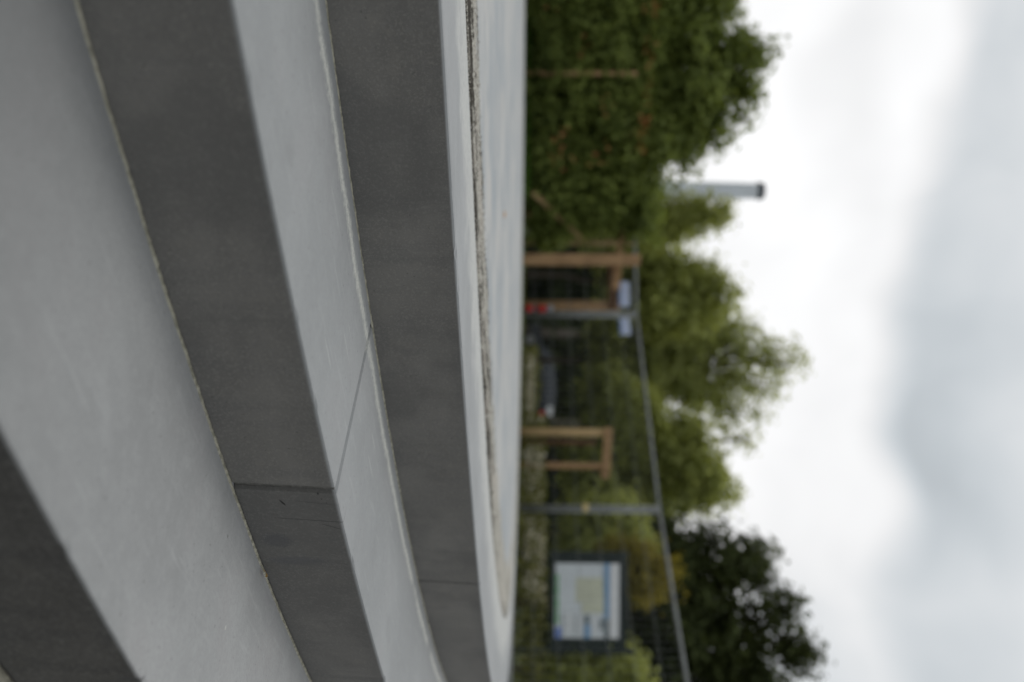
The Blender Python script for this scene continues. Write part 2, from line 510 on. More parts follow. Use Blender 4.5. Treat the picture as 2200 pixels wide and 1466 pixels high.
# loose grains
GR = []
for i, col in enumerate(((.05, .047, .043), (.42, .39, .33), (.62, .60, .55))):
    GR.append(simple('grain_%d' % i, col, .9, .2, var=.3, scale=300))
mb = MB()
for i in range(7000):
    t = random.uniform(.63, 1.0)
    d = abs(random.gauss(.035, .03)) if random.random() < .7 else random.uniform(.0, .34)
    s = random.choice((.0006, .0008, .0011, .0014, .0018))
    p = pol(t, R - K - .002 - d, -.004 + (.002 if d > .09 else 0) + random.uniform(0, .003))
    o = [Vector((x, y, z)) * s * random.uniform(.7, 1.4) for x, y, z in ((1, 0, 0), (-1, 0, 0), (0, 1, 0), (0, -1, 0), (0, 0, 1), (0, 0, -1))]
    mb.add([p + q for q in o], [(0, 2, 4), (2, 1, 4), (1, 3, 4), (3, 0, 4), (2, 0, 5), (1, 2, 5), (3, 1, 5), (0, 3, 5)], random.choice((0, 0, 1, 1, 2)))
tag(tag(mb.build('gravel', GR), kind='stuff'), 'fine dark and pale grit loose in the sandy joint', 'gravel')


def pebble(p, s, mat, label):
    mb = MB()
    prof = [(.02, -.5), (.7, -.35), (1, 0), (.75, .4), (.3, .58), (.01, .6)]
    mb.lathe(p, [(r * s, z * s) for r, z in prof], 10)
    for i, v in enumerate(mb.v):
        q = Vector(v) - Vector(p)
        q *= 1 + .25 * mnoise.noise(q * 90 / max(s / .01, .5) + Vector((s * 900, 0, 0)))
        mb.v[i] = tuple(Vector(p) + q)
    tag(mb.build('pebble', mat, None, True), label, 'stone')


def gz(x, y, z=0.0):
    d = ray(x, y)
    t = (z - H) / d[2]
    return Vector((d[0] * t, d[1] * t, z))


pebble(gz(1031, 331) + Vector((0, 0, .001)), .0048, simple('pebble_dark', (.08, .065, .05), .9), 'small dark brown pebble standing on the edge of the sandy joint')
pebble(gz(1080, 461) + Vector((0, 0, .004)), .015, simple('pebble_tan', (.55, .36, .22), .9), 'small tan orange fragment lying out on the pale platform paving')
# dead leaf scrap caught in the mortar line
lp = pol(.7685, R1 + .003, -H1 - H2 + .001)
mb = MB()
tz, tr = Vector((math.cos(.768), math.sin(.768), 0)), Vector((math.sin(.768), -math.cos(.768), 0))
for k in range(2):
    vs = []
    for i in range(6):
        u = i / 5
        w = .0042 * math.sin(PI * (.12 + .86 * u)) + .0004
        p = lp + tz * (-.011 + .022 * u) + Vector((0, 0, .002 + .003 * math.sin(u * PI)))
        vs += [p - tr * w * .4, p + tr * w + Vector((0, 0, .0035 + .0015 * math.sin(u * 5)))]
    if k == 0: mb.add(vs, [(2 * i, 2 * i + 1, 2 * i + 3, 2 * i + 2) for i in range(5)])
tag(mb.build('dead_leaf', simple('dead_leaf', (.55, .33, .10), .7, var=.4, scale=200)), 'tiny curled yellow brown leaf scrap caught at the foot of the middle riser', 'leaf')

# ------------------------------------------------------------------ ground
M = Mat('ground')
P = M.obj()
n1 = M.noise(P, 1.3, 6, .65)
g = M.mix(M.step(n1, .4, .6), (.035, .055, .018), (.075, .085, .03))
soil = M.mix(M.step(M.noise(P, 45, 5, .7), .35, .65), (.035, .03, .025), (.13, .115, .095))
sx = M.n('ShaderNodeSeparateXYZ')
M.t.links.new(P, sx.inputs[0])
near = M.step(sx.outputs[1], 5.5, 9.0, 1, 0)
near = M.m('MAXIMUM', near, M.m('MULTIPLY', M.step(M.noise(P, .45, 4), .52, .62), .8))
GROUND = M.pbr(M.mix(near, g, soil), .95, .1, bump=M.noise(P, 60, 4), bd=.02)
xs = sorted(set([-500, -250, -120, -60, -35] + [round(-24 + 1.0 * i, 2) for i in range(49)] + [35, 60, 120, 250, 500]))
ys = sorted(set([-300, -120, -50, -20] + [round(-10 + .8 * i, 2) for i in range(45)] + [30, 36, 45, 60, 90, 150, 300, 900, 2500]))
zf = lambda x, y: -.4535 + (FAR_Z + .4535) * smooth(6.0, 11.0, y) + .015 * mnoise.noise((x * .6, y * .6, 0)) * smooth(1.5, 8, math.hypot(x, y))
mb = MB()
mb.add([(x, y, zf(x, y)) for y in ys for x in xs], [(j * len(xs) + i, j * len(xs) + i + 1, (j + 1) * len(xs) + i + 1, (j + 1) * len(xs) + i) for j in range(len(ys) - 1) for i in range(len(xs) - 1)])
tag(mb.build('ground', GROUND, None, True), kind='structure')


# ------------------------------------------------------------------ foliage
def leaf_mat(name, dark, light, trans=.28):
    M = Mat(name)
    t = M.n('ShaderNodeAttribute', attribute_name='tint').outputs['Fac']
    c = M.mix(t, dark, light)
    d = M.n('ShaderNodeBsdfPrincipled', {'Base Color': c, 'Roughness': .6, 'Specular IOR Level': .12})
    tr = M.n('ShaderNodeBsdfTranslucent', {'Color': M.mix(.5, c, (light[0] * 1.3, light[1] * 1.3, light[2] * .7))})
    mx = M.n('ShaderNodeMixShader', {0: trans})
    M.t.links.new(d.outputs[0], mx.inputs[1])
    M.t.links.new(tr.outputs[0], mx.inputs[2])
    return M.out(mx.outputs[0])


def leaf_mesh(name, P, size, tint, mat, parent, aspect=.55, up=.6, nrm=None, fold=.15, droop=.0):
    n = len(P)
    if nrm is None: nrm = RNG.normal(size=(n, 3))
    else: nrm = nrm + RNG.normal(size=(n, 3)) * .6
    nrm[:, 2] += up
    nrm /= np.linalg.norm(nrm, axis=1, keepdims=True)
    a = RNG.normal(size=(n, 3))
    a[:, 2] -= droop
    a -= nrm * (a * nrm).sum(1, keepdims=True)
    a /= np.linalg.norm(a, axis=1, keepdims=True) + 1e-9
    b = np.cross(nrm, a)
    L = (size * RNG.uniform(.6, 1.3, size=(n, 1)))
    V = np.empty((n, 4, 3))
    V[:, 0] = P - a * L * .5
    V[:, 1] = P + b * L * aspect * .5 + nrm * L * fold - a * L * .08
    V[:, 2] = P + a * L * .5
    V[:, 3] = P - b * L * aspect * .5 + nrm * L * fold - a * L * .08
    me = bpy.data.meshes.new(name)
    me.vertices.add(4 * n)
    me.vertices.foreach_set('co', V.reshape(-1))
    me.loops.add(4 * n)
    me.loops.foreach_set('vertex_index', np.arange(4 * n, dtype=np.int32))
    me.polygons.add(n)
    me.polygons.foreach_set('loop_start', np.arange(0, 4 * n, 4, dtype=np.int32))
    me.update(calc_edges=True)
    at = me.attributes.new('tint', 'FLOAT', 'POINT')
    at.data.foreach_set('value', np.repeat(np.clip(tint, 0, 1), 4).astype(np.float32))
    me.materials.append(mat)
    o = bpy.data.objects.new(name, me)
    COL.objects.link(o)
    if parent is not None:
        o.parent = parent
        o.matrix_parent_inverse = Matrix.Translation(-parent.location)
    return o


def blob_points(c, rad, ncl, per, sig, bias=.45, zmin=None):
    """leaf clumps spread through an ellipsoid; returns points, outward normals, tint"""
    d = RNG.normal(size=(ncl, 3))
    d /= np.linalg.norm(d, axis=1, keepdims=True)
    # uneven outline
    w = np.array([1 + .32 * mnoise.noise(Vector(v) * 1.7 + Vector(c)) + .22 * mnoise.noise(Vector(v) * 4.0 + Vector(c) * 2) for v in d])[:, None]
    rr = RNG.uniform(0, 1, size=(ncl, 1)) ** bias
    rr = np.where(RNG.uniform(0, 1, size=(ncl, 1)) < .10, RNG.uniform(1.02, 1.22, size=(ncl, 1)), rr)
    q = d * rr * w * np.array(rad) + np.array(c)
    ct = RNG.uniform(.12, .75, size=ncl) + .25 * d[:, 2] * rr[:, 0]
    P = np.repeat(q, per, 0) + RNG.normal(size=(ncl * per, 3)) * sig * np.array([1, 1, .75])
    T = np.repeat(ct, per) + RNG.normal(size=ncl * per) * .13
    Nn = np.repeat(d, per, 0)
    if zmin is not None:
        k = P[:, 2] > zmin
        P, T, Nn = P[k], T[k], Nn[k]
    return P, Nn, T, q


BARK = simple('bark', (.075, .06, .045), .95, .1, var=.4, scale=25, bd=.02)
BARK2 = simple('bark_grey', (.14, .12, .10), .95, .1, var=.4, scale=25, bd=.02)


def tree(name, label, cat, base, blobs, mat, leaf, trunk_r=.14, sig=.22, bark=None, group=None, up=.6, trunk_top=None, part='crown', aspect=.55, droop=0.0):
    """blobs: (x, y, D, half-height px, half-width px, depth m, clumps, leaves per clump)"""
    root = empty(name, base)
    tag(root, label, cat, group)
    base = Vector(base)
    allP, allN, allT = [], [], []
    mb = MB()
    cs = [at(b[0], b[1], b[2]) for b in blobs]
    top = trunk_top or (sum(cs, Vector()) / len(cs))
    top = Vector(top)
    n = 7
    pts = [base.lerp(top, i / n) + Vector((random.uniform(-1, 1), random.uniform(-1, 1), 0)) * trunk_r * (.8 if 0 < i < n else 0) for i in range(n + 1)]
    pts[0].z -= .1
    mb.tube(pts, [trunk_r * (1.25 if i == 0 else 1) * (1 - .65 * i / n) for i in range(n + 1)], 9)
    for b, c in zip(blobs, cs):
        D = b[2]
        rad = (b[4] * D / 1857, b[5], b[3] * D / 1857)
        P, Nn, T, q = blob_points(c, rad, b[6], b[7], sig, zmin=base.z + .05)
        allP.append(P); allN.append(Nn); allT.append(T)
        st = pts[random.randint(3, n)]
        midp = st.lerp(c, .5) + Vector((0, 0, .12 * (c - st).length))
        mb.tube([st, midp, c], [trunk_r * .5, trunk_r * .36, trunk_r * .22], 6)
        for k in range(min(16, b[6] // 3)):
            e = Vector(q[random.randrange(len(q))])
            if e.z < base.z + .2: continue
            s0 = midp.lerp(c, random.random())
            mb.tube([s0, s0.lerp(e, .55) + Vector((0, 0, .1)), e], [trunk_r * .2, trunk_r * .12, trunk_r * .04], 5)
    mb.build('trunk', bark or BARK, root, True)
    P = np.concatenate(allP); Nn = np.concatenate(allN); T = np.concatenate(allT)
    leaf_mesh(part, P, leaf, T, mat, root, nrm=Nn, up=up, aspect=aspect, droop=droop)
    return root


L_DEEP = leaf_mat('leaf_deep_green', (.036, .054, .013), (.29, .345, .09), .40)
L_OLIVE = leaf_mat('leaf_olive', (.12, .14, .045), (.55, .58, .20), .48)
L_AIRY = leaf_mat('leaf_airy', (.13, .152, .055), (.55, .58, .22), .50)
L_DARK = leaf_mat('leaf_dark', (.018, .025, .010), (.12, .145, .05), .28)
L_YEL = leaf_mat('leaf_yellow', (.13, .115, .02), (.38, .31, .06), .38)
L_BED = leaf_mat('leaf_bed', (.03, .034, .01), (.21, .21, .065), .25)
L_GRASS = leaf_mat('leaf_grass', (.04, .10, .012), (.14, .26, .04), .35)
L_MID = leaf_mat('leaf_mid', (.012, .02, .008), (.085, .115, .035), .25)
L_DRY = leaf_mat('leaf_dry', (.22, .09, .03), (.55, .26, .12), .2)
BLOSSOM = leaf_mat('blossom', (.26, .235, .18), (.56, .52, .42), .2)


def gp(x, y, D):
    p = at(x, y, D)
    return (p.x, p.y, zf(p.x, p.y))


# left: leafy tree above a dense shrub wall
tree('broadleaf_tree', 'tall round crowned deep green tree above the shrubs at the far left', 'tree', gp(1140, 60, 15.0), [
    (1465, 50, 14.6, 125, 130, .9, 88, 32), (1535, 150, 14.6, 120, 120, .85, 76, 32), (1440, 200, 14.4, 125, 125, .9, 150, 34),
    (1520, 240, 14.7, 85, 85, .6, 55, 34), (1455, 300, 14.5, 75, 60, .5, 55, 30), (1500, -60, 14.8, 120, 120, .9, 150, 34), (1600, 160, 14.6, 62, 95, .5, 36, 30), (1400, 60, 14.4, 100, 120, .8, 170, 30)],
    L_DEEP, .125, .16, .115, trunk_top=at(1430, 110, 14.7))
LEFT = []
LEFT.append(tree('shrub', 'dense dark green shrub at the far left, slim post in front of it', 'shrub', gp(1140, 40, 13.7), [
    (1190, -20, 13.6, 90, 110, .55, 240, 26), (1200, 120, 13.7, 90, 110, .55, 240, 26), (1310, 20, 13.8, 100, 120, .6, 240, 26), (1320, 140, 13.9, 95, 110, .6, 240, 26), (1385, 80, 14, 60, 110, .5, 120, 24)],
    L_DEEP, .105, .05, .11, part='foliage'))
LEFT.append(tree('shrub', 'dense dark green shrub between the slim post and the metal chimney', 'shrub', gp(1140, 290, 13.9), [
    (1190, 230, 13.8, 85, 90, .5, 200, 26), (1190, 340, 13.8, 80, 90, .5, 200, 26), (1300, 250, 13.9, 90, 100, .55, 220, 26), (1310, 350, 14, 95, 80, .5, 200, 26), (1395, 285, 14.1, 60, 85, .5, 140, 24), (1385, 390, 14.2, 42, 40, .4, 40, 24)],
    L_DEEP, .105, .05, .11, part='foliage'))
tree('shrub', 'loose green shrub growing through the timber rails left of the fence', 'shrub', gp(1140, 450, 14.3), [
    (1180, 430, 13.75, 75, 55, .35, 130, 26), (1270, 445, 13.75, 90, 55, .35, 130, 26), (1365, 455, 13.75, 55, 60, .35, 110, 26), (1180, 500, 13.9, 45, 30, .3, 50, 24)],
    L_DEEP, .10, .04, .11, part='foliage')

# a few dry orange leaves caught in the shrubs
for root, spots in ((LEFT[0], [(1180, 30, 8), (1260, 90, 8), (1390, 20, 7), (1400, 100, 8)]), (LEFT[1], [(1200, 290, 10), (1195, 340, 9), (1285, 335, 9), (1380, 265, 8), (1230, 345, 6), (1300, 230, 6)])):
    P = np.concatenate([np.array(at(x, y, 13.25)) + RNG.normal(size=(n, 3)) * (.10, .10, .08) for x, y, n in spots])
    leaf_mesh('dry_leaves', P, .10, RNG.uniform(0, 1, len(P)), L_DRY, root, up=.1)

# narrow tree behind
tree('slender_tree', 'narrow pointed green tree standing directly beside the grey chimney', 'tree', gp(1140, 468, 22), [
    (1330, 470, 22, 120, 50, .6, 170, 26), (1430, 468, 22, 90, 38, .5, 110, 26), (1505, 462, 22, 60, 20, .3, 45, 24), (1545, 456, 22, 34, 9, .15, 16, 20), (1420, 500, 22, 40, 30, .4, 40, 24)],
    L_OLIVE, .15, .09, .2)

# middle: olive trees beyond the fence
tree('olive_green_tree', 'low bushy olive green tree with feathery top above the timber frame', 'tree', gp(1140, 590, 24), [
    (1370, 560, 24, 75, 60, 1.0, 190, 26), (1390, 640, 24, 90, 75, 1.1, 240, 26), (1450, 600, 24, 80, 50, .8, 90, 20), (1500, 590, 24, 60, 40, .6, 32, 16), (1480, 660, 24, 90, 60, .8, 120, 20), (1540, 630, 24, 55, 30, .5, 24, 14)],
    L_OLIVE, .19, .10, .19)
tree('airy_tree', 'tallest airy tree in the middle with sky showing through its feathery top', 'tree', gp(1140, 770, 26), [
    (1320, 760, 26, 60, 110, 1.1, 170, 24), (1390, 760, 26, 100, 100, 1.3, 330, 26), (1480, 720, 26, 90, 70, 1.0, 190, 22), (1470, 830, 26, 90, 70, 1.0, 170, 22), (1560, 720, 26, 90, 45, .8, 75, 16), (1590, 810, 26, 100, 60, .9, 75, 15),
    (1650, 760, 26, 70, 40, .6, 34, 13), (1700, 780, 26, 40, 25, .4, 10, 10), (1570, 890, 26, 70, 45, .7, 36, 13), (1630, 830, 26, 50, 30, .5, 18, 12)],
    L_AIRY, .18, .11, .20)
tree('round_tree', 'round dense olive green tree behind the stake frame and fence post', 'tree', gp(1140, 1000, 23), [
    (1350, 930, 23, 85, 100, 1.1, 300, 26), (1360, 1050, 23, 90, 90, 1.1, 300, 26), (1450, 1010, 23, 95, 85, 1.0, 280, 24), (1510, 1040, 23, 60, 55, .8, 110, 22), (1470, 930, 23, 60, 45, .7, 60, 18), (1595, 940, 23, 30, 14, .3, 8, 10), (1280, 1000, 22.5, 60, 80, .8, 120, 24), (1310, 880, 23, 55, 90, .8, 130, 24)],
    L_OLIVE, .18, .10, .19)
tree('dark_tree', 'dark tree at the far right with gaps of sky in its crown', 'tree', gp(1140, 1290, 19), [
    (1450, 1190, 19, 100, 75, .9, 130, 26), (1540, 1205, 19, 95, 65, .7, 52, 26), (1620, 1215, 19, 70, 50, .5, 40, 24), (1480, 1320, 19, 110, 100, 1.0, 170, 26), (1600, 1330, 19, 105, 80, .7, 46, 26),
    (1675, 1300, 19, 50, 45, .4, 22, 22), (1520, 1450, 19, 130, 110, 1.0, 170, 26), (1645, 1430, 19, 90, 80, .7, 42, 26), (1715, 1400, 19, 45, 50, .4, 22, 22), (1570, 1550, 19, 170, 100, 1.0, 240, 22)],
    L_DARK, .17, .14, .17)
tree('dark_shrub', 'almost black evergreen shrub behind the map board', 'shrub', gp(1140, 1300, 20), [
    (1230, 1200, 20, 110, 75, .8, 230, 26), (1240, 1330, 20, 120, 90, .9, 280, 26), (1250, 1460, 20, 130, 90, .9, 280, 26), (1360, 1290, 20, 80, 120, .9, 260, 26), (1380, 1440, 20, 90, 90, .9, 240, 26)],
    L_DARK, .15, .06, .24, part='foliage')
tree('yellow_shrub', 'yellowing bush whose leaves show above the map board', 'shrub', gp(1140, 1230, 15), [
    (1380, 1215, 14.8, 52, 34, .35, 50, 22), (1420, 1235, 14.9, 38, 30, .35, 34, 20), (1370, 1260, 14.8, 36, 20, .25, 20, 20), (1330, 1195, 15, 45, 30, .3, 36, 22)],
    L_YEL, .11, .035, .13, part='foliage')
tree('olive_shrub', 'olive green bush behind the fence just left of the map board', 'shrub', gp(1140, 1140, 17), [
    (1300, 1130, 17, 70, 60, .5, 150, 24), (1240, 1165, 17, 40, 40, .4, 60, 22), (1350, 1160, 17, 50, 45, .4, 80, 22)],
    L_OLIVE, .12, .045, .16, part='foliage')
tree('olive_shrub', 'olive green bush at the right edge below the fence rail', 'shrub', gp(1140, 1440, 12.5), [
    (1290, 1425, 12.5, 55, 34, .35, 80, 24), (1350, 1440, 12.6, 30, 30, .3, 40, 22), (1230, 1440, 12.4, 50, 40, .35, 60, 22), (1320, 1490, 12.5, 60, 40, .4, 60, 22)],
    L_OLIVE, .10, .03, .12, part='foliage')

tree('green_shrub', 'mid green bush seen through the timber trellis left of the fence corner', 'shrub', gp(1140, 610, 30), [
    (1200, 590, 30, 60, 70, 1.0, 130, 26), (1270, 610, 30, 60, 80, 1.0, 150, 26), (1200, 650, 30, 60, 40, .8, 60, 26)],
    L_MID, .22, .05, .22, part='foliage')
tree('green_shrub', 'mid green bush behind the stake frame and the post with the yellow clamp', 'shrub', gp(1140, 1040, 30), [
    (1200, 980, 30, 60, 60, 1.0, 120, 26), (1260, 1060, 30, 70, 80, 1.0, 160, 26), (1200, 1120, 30, 60, 60, 1.0, 120, 26)],
    L_MID, .22, .05, .22, part='foliage')
# dark wood far behind everything
P, T = [], []
for i in range(60):
    x = -34 + 70 * i / 59 + random.uniform(-.6, .6)
    h = random.uniform(3.0, 4.0)
    p, nn, t, q = blob_points((x, 52 + random.uniform(-1.5, 1.5), FAR_Z + h * .85), (1.5, 1.2, h), 60, 24, .45, zmin=FAR_Z)
    P.append(p); T.append(t)
tag(leaf_mesh('woodland', np.concatenate(P), .62, np.concatenate(T), L_DARK, None, up=.4), 'dark distant thicket behind the parked car', 'thicket', kind='stuff')
for i, (x, lab) in enumerate(((712, 'tree with bare dark trunk standing directly right of the fence post, behind the car'), (905, 'tree with bare dark trunk behind the fence left of the low stake frame'), (1030, 'tree with bare dark trunk behind the fence right of the low stake frame'))):
    p = at(1140, x, 46)
    root = empty('tall_tree', (p.x, p.y, FAR_Z))
    tag(root, lab, 'tree')
    mb = MB()
    mb.tube([(p.x, p.y, FAR_Z - .1), (p.x + .1, p.y, 2), (p.x - .05, p.y, 4), (p.x + .1, p.y, 6)], [.3, .22, .18, .1], 9)
    mb.build('trunk', BARK2, root, True)
    pp, nn, t, q = blob_points((p.x, p.y, 5.2), (1.7, 1.3, 1.4), 90, 16, .35)
    leaf_mesh('crown', pp, .3, t, L_DARK, root)

# rough flower bed between platform and fence
nb = 15000
X = RNG.uniform(-1.6, 7.5, nb)
Y = RNG.uniform(7.0, 14.6, nb)
dc = np.hypot(X - CX, Y - CY)
edge = np.array([mnoise.noise((x * .8, y * .8, 3)) for x, y in zip(X, Y)])
az_ = X / Y
hh = np.where((az_ > -.005) & (az_ < .085), .40, .53) + .14 * edge
Z = FAR_Z + RNG.uniform(0, 1, nb) ** .6 * hh
hh = np.where(az_ < .004, .20, hh)
hh = np.where((np.abs(az_ - .196) < .012) & (Y < 11.3), .20, hh)
hh = np.where((np.abs(az_ - .105) < .013) & (Y < 11.3), .19, hh)
Z = FAR_Z + RNG.uniform(0, 1, nb) ** .6 * hh
k = (dc > R2 + .25) & (Y > 9.9 - .06 * X) & ((az_ < .30) | (RNG.uniform(0, 1, nb) < .45))
P = np.stack([X, Y, Z], 1)[k]
T = np.clip(.45 + .5 * edge[k] + RNG.normal(size=k.sum()) * .2, 0, 1)
tag(leaf_mesh('ground_cover', P, .085, T, L_BED, None, up=.5), 'low olive ground cover between the platform and the fence', 'plants', kind='stuff')
nb = 5200
X = RNG.uniform(.2, 3.0, nb); Y = RNG.uniform(9.8, 14.0, nb)
dc = np.hypot(X - CX, Y - CY)
cl = np.array([mnoise.noise((x * 1.1, y * 1.1, 9)) + .5 * mnoise.noise((x * 4, y * 4, 2)) for x, y in zip(X, Y)])
k = (dc > R2 + .3) & (cl > .10) & (np.abs(X / Y - .105) > .012) & (np.abs(X / Y - .196) > .010)
P = np.stack([X, Y, FAR_Z + .26 + np.where(X / Y < .085, .10, .24) * RNG.uniform(0, 1, nb)], 1)[k]
tag(leaf_mesh('white_flowers', P, .055, RNG.uniform(0, 1, k.sum()), BLOSSOM, None, up=1.2, aspect=.9), 'faded cream blossoms scattered over the ground cover', 'flowers', kind='stuff')

# grass along the left rim
nb = 30000
tt = RNG.uniform(math.radians(128), math.radians(232), nb)
rr_ = R2 + .02 + RNG.uniform(0, 1, nb) ** 1.5 * .9
X = CX + rr_ * np.sin(tt); Y = CY - rr_ * np.cos(tt)
k = (Y > 10.5) & (X < .1)
X, Y = X[k], Y[k]
n = len(X)
Vv = np.empty((n, 3, 3)); hgt = RNG.uniform(.18, .34, n) * np.where(X > -2.2, .66, 1.0); w = RNG.uniform(.008, .015, n)
an = RNG.uniform(0, 2 * PI, n); lean = RNG.normal(size=(n, 2)) * .05
Vv[:, 0] = np.stack([X - w * np.cos(an), Y - w * np.sin(an), np.full(n, FAR_Z)], 1)
Vv[:, 1] = np.stack([X + w * np.cos(an), Y + w * np.sin(an), np.full(n, FAR_Z)], 1)
Vv[:, 2] = np.stack([X + lean[:, 0], Y + lean[:, 1], FAR_Z + hgt], 1)
me = bpy.data.meshes.new('grass')
me.from_pydata(Vv.reshape(-1, 3).tolist(), [], np.arange(3 * n).reshape(-1, 3).tolist())
att = me.attributes.new('tint', 'FLOAT', 'POINT')
att.data.foreach_set('value', np.repeat(RNG.uniform(0, 1, n), 3).astype(np.float32))
me.materials.append(L_GRASS)
go = bpy.data.objects.new('grass', me)
COL.objects.link(go)
tag(go, 'strip of green grass along the far rim of the platform', 'grass', kind='stuff')

# ------------------------------------------------------------------ wire mesh fence panels
GALV = simple('galvanised_steel', (.235, .245, .24), .55, .4, .2, var=.2, scale=9)
WIRE = simple('fence_wire', (.20, .21, .20), .5, .4, .2, var=.2, scale=9)
YELP = simple('yellow_clamp', (.62, .50, .24), .6, var=.1)
FOOTC = simple('foot_concrete', (.27, .26, .245), .9, var=.2, scale=20)
def solveP(x, y):
    d = ray(x, y)
    t = (1.8 - H) / d[2]
    return Vector((d[0] * t, d[1] * t, FAR_Z))
P1, P2, P3 = solveP(1370, 677), solveP(1420, 1096), solveP(1480, 1466)
dirR = (P3 - P2).normalized()
P2 = P1 + (P2 - P1)
P3 = P2 + dirR * (P2 - P1).length
P4 = P3 + dirR * (P2 - P1).length
PL = P1 + Vector((-3.42, .75, 0))


def panel(a, b, label, clampz=None, plates=()):
    root = empty('wire_fence', a)
    tag(root, label, 'fence', 'wire mesh fence sections')
    d = (b - a).normalized()
    a2, b2 = a + d * .035, b - d * .035
    zb, zt = FAR_Z + .10, 1.8
    r = .024
    mb = MB()
    A, Bq = lambda z: Vector((a2.x, a2.y, z)), lambda z: Vector((b2.x, b2.y, z))
    mb.tube([A(FAR_Z + .02), A(zt)], r, 10)
    mb.tube([Bq(FAR_Z + .02), Bq(zt)], r, 10)
    mb.tube([A(zt - r), Bq(zt - r)], r * .98, 10)
    mb.tube([A(zb + r), Bq(zb + r)], r * .98, 10)
    mb.build('frame', GALV, root, True)
    mb = MB()
    L = (b2 - a2).length
    nn = int(L / .10)
    for i in range(1, nn):
        p = a2 + d * L * i / nn
        mb.bar((p.x, p.y, zb + r), (p.x, p.y, zt - r), .0038)
    off = Vector((-d.y, d.x, 0)) * .005
    for i in range(1, 7):
        z = zb + (zt - zb) * i / 7
        mb.bar(a2 + off + Vector((0, 0, z - FAR_Z)), b2 + off + Vector((0, 0, z - FAR_Z)), .006)
    mb.build('wire_mesh', WIRE, root)
    if clampz is not None:
        mb = MB()
        n_ = Vector((-d.y, d.x, 0)) * -.03
        mb.box(Vector((a.x, a.y, clampz)) + n_, (.13, .035, .075), Matrix.Rotation(math.atan2(d.y, d.x), 3, 'Z'), bev=.008)
        mb.tube([Vector((a.x, a.y, clampz)) + n_, Vector((a.x, a.y, clampz)) + n_ * 2.1], .014, 8)
        mb.build('clamp', YELP, root)
    return root


panel(PL, P1, 'mesh fence panel half hidden in the shrubs, left of the first grey post')
panel(P1, P2, 'mesh fence panel between the two grey posts, in front of the low stake frame')
panel(P2, P3, 'mesh fence panel right of the second post, passing in front of the map board', clampz=.835)
for p, lab in ((P1, 'concrete foot block under the fence post beside the red banded post'), (P2, 'concrete foot block under the post with the yellow clamp'), (P3, 'concrete foot block at the right end of the fence')):
    mb = MB()
    pts = [(-.35, -.11, 0), (.35, -.11, 0), (.35, .11, 0), (-.35, .11, 0)]
    mb.box((p.x, p.y, FAR_Z + .055), (.70, .22, .09), Matrix.Rotation(math.atan2(dirR.y, dirR.x) + PI / 2, 3, 'Z'), bev=.02)
    mb.box((p.x, p.y, FAR_Z + .115), (.40, .16, .03), Matrix.Rotation(math.atan2(dirR.y, dirR.x) + PI / 2, 3, 'Z'), bev=.01)
    tag(mb.build('concrete_block', FOOTC), lab, 'concrete block', 'concrete blocks under the fence')

# pale blue plates behind the fence post
PLATE = simple('plate_pale_blue', (.50, .56, .72), .5, var=.06, scale=3)
PLB = simple('plate_blue_edge', (.08, .16, .34), .5)
GALV2 = simple('plate_bracket', (.3, .3, .3), .5, metal=.5)
for (y0, y1, lab) in ((606, 660, 'wide pale blue plate on the fence, left of the first grey post'), (686, 722, 'narrow pale blue plate on the fence, right of the first grey post')):
    seg = (PL, P1) if y0 < 650 else (P1, P2)
    def onfence(x, y):
        d = ray(x, y)
        a, b = seg
        n_ = Vector((-(b - a).y, (b - a).x, 0)).normalized()
        t = (a.dot(n_) + (.025 if y0 < 650 else .025) * 0) / (d[0] * n_.x + d[1] * n_.y)
        return Vector((d[0] * t, d[1] * t, H + d[2] * t))
    a, b, tp = onfence(1328, y0), onfence(1328, y1), onfence(1352, y0)
    dd = (Vector((b.x, b.y, 0)) - Vector((a.x, a.y, 0)))
    L = dd.length
    rot = Matrix.Rotation(math.atan2(dd.y, dd.x), 3, 'Z')
    c = (a + b) / 2
    c.z = (a.z + tp.z) / 2
    hz = tp.z - a.z
    off = Vector((dd.y, -dd.x, 0)).normalized() * .022
    root = empty('fence_sign', c)
    tag(root, lab, 'sign')
    mb = MB()
    mb.box(c + off, (L, .006, hz), rot, bev=.002)
    mb.build('plate', PLATE, root)
    mb = MB()
    mb.box(c + off * 1.25 - Vector((0, 0, hz * .40)), (L * .96, .004, hz * .16), rot)
    mb.build('blue_stripe', PLB, root)
    for s in (-.35, .35):
        mb = MB()
        mb.box(c + off * .55 + rot @ Vector((L * s, 0, 0)), (.03, .016, hz * .8), rot)
        mb.build('bracket', GALV2, root)

# ------------------------------------------------------------------ timber
def wood(name, a, b):
    M = Mat(name)
    P = M.obj()
    mp = M.n('ShaderNodeMapping', {'Scale': (30, 30, 2.5)})
    M.t.links.new(P, mp.inputs[0])
    n = M.noise(mp.outputs[0], 1.5, 5, .65, dist=.5)
    c = M.mix(M.step(n, .3, .7), a, b)
    c = M.mix(M.m('MULTIPLY', M.step(M.noise(P, 3, 3), .5, .7), .4), c, tuple(k * .55 for k in a))
    return M.pbr(c, .8, .2, bump=n, bd=.003)


W_TAN = wood('wood_tan', (.30, .205, .095), (.52, .37, .19))
W_BRN = wood('wood_brown', (.265, .16, .08), (.47, .30, .16))
W_ORG = wood('wood_orange', (.30, .10, .03), (.52, .19, .06))
W_DRK = wood('wood_dark', (.07, .038, .02), (.16, .09, .05))


def round_post(mb, p, top, r):
    mb.tube([(p[0], p[1], FAR_Z - .1), (p[0], p[1], top * .5), (p[0] + .004, p[1], top - .012), (p[0] + .004, p[1], top)], [r, r * .98, r * .95, r * .8], 12)


def zat(x, y, D): return at(x, y, D).z


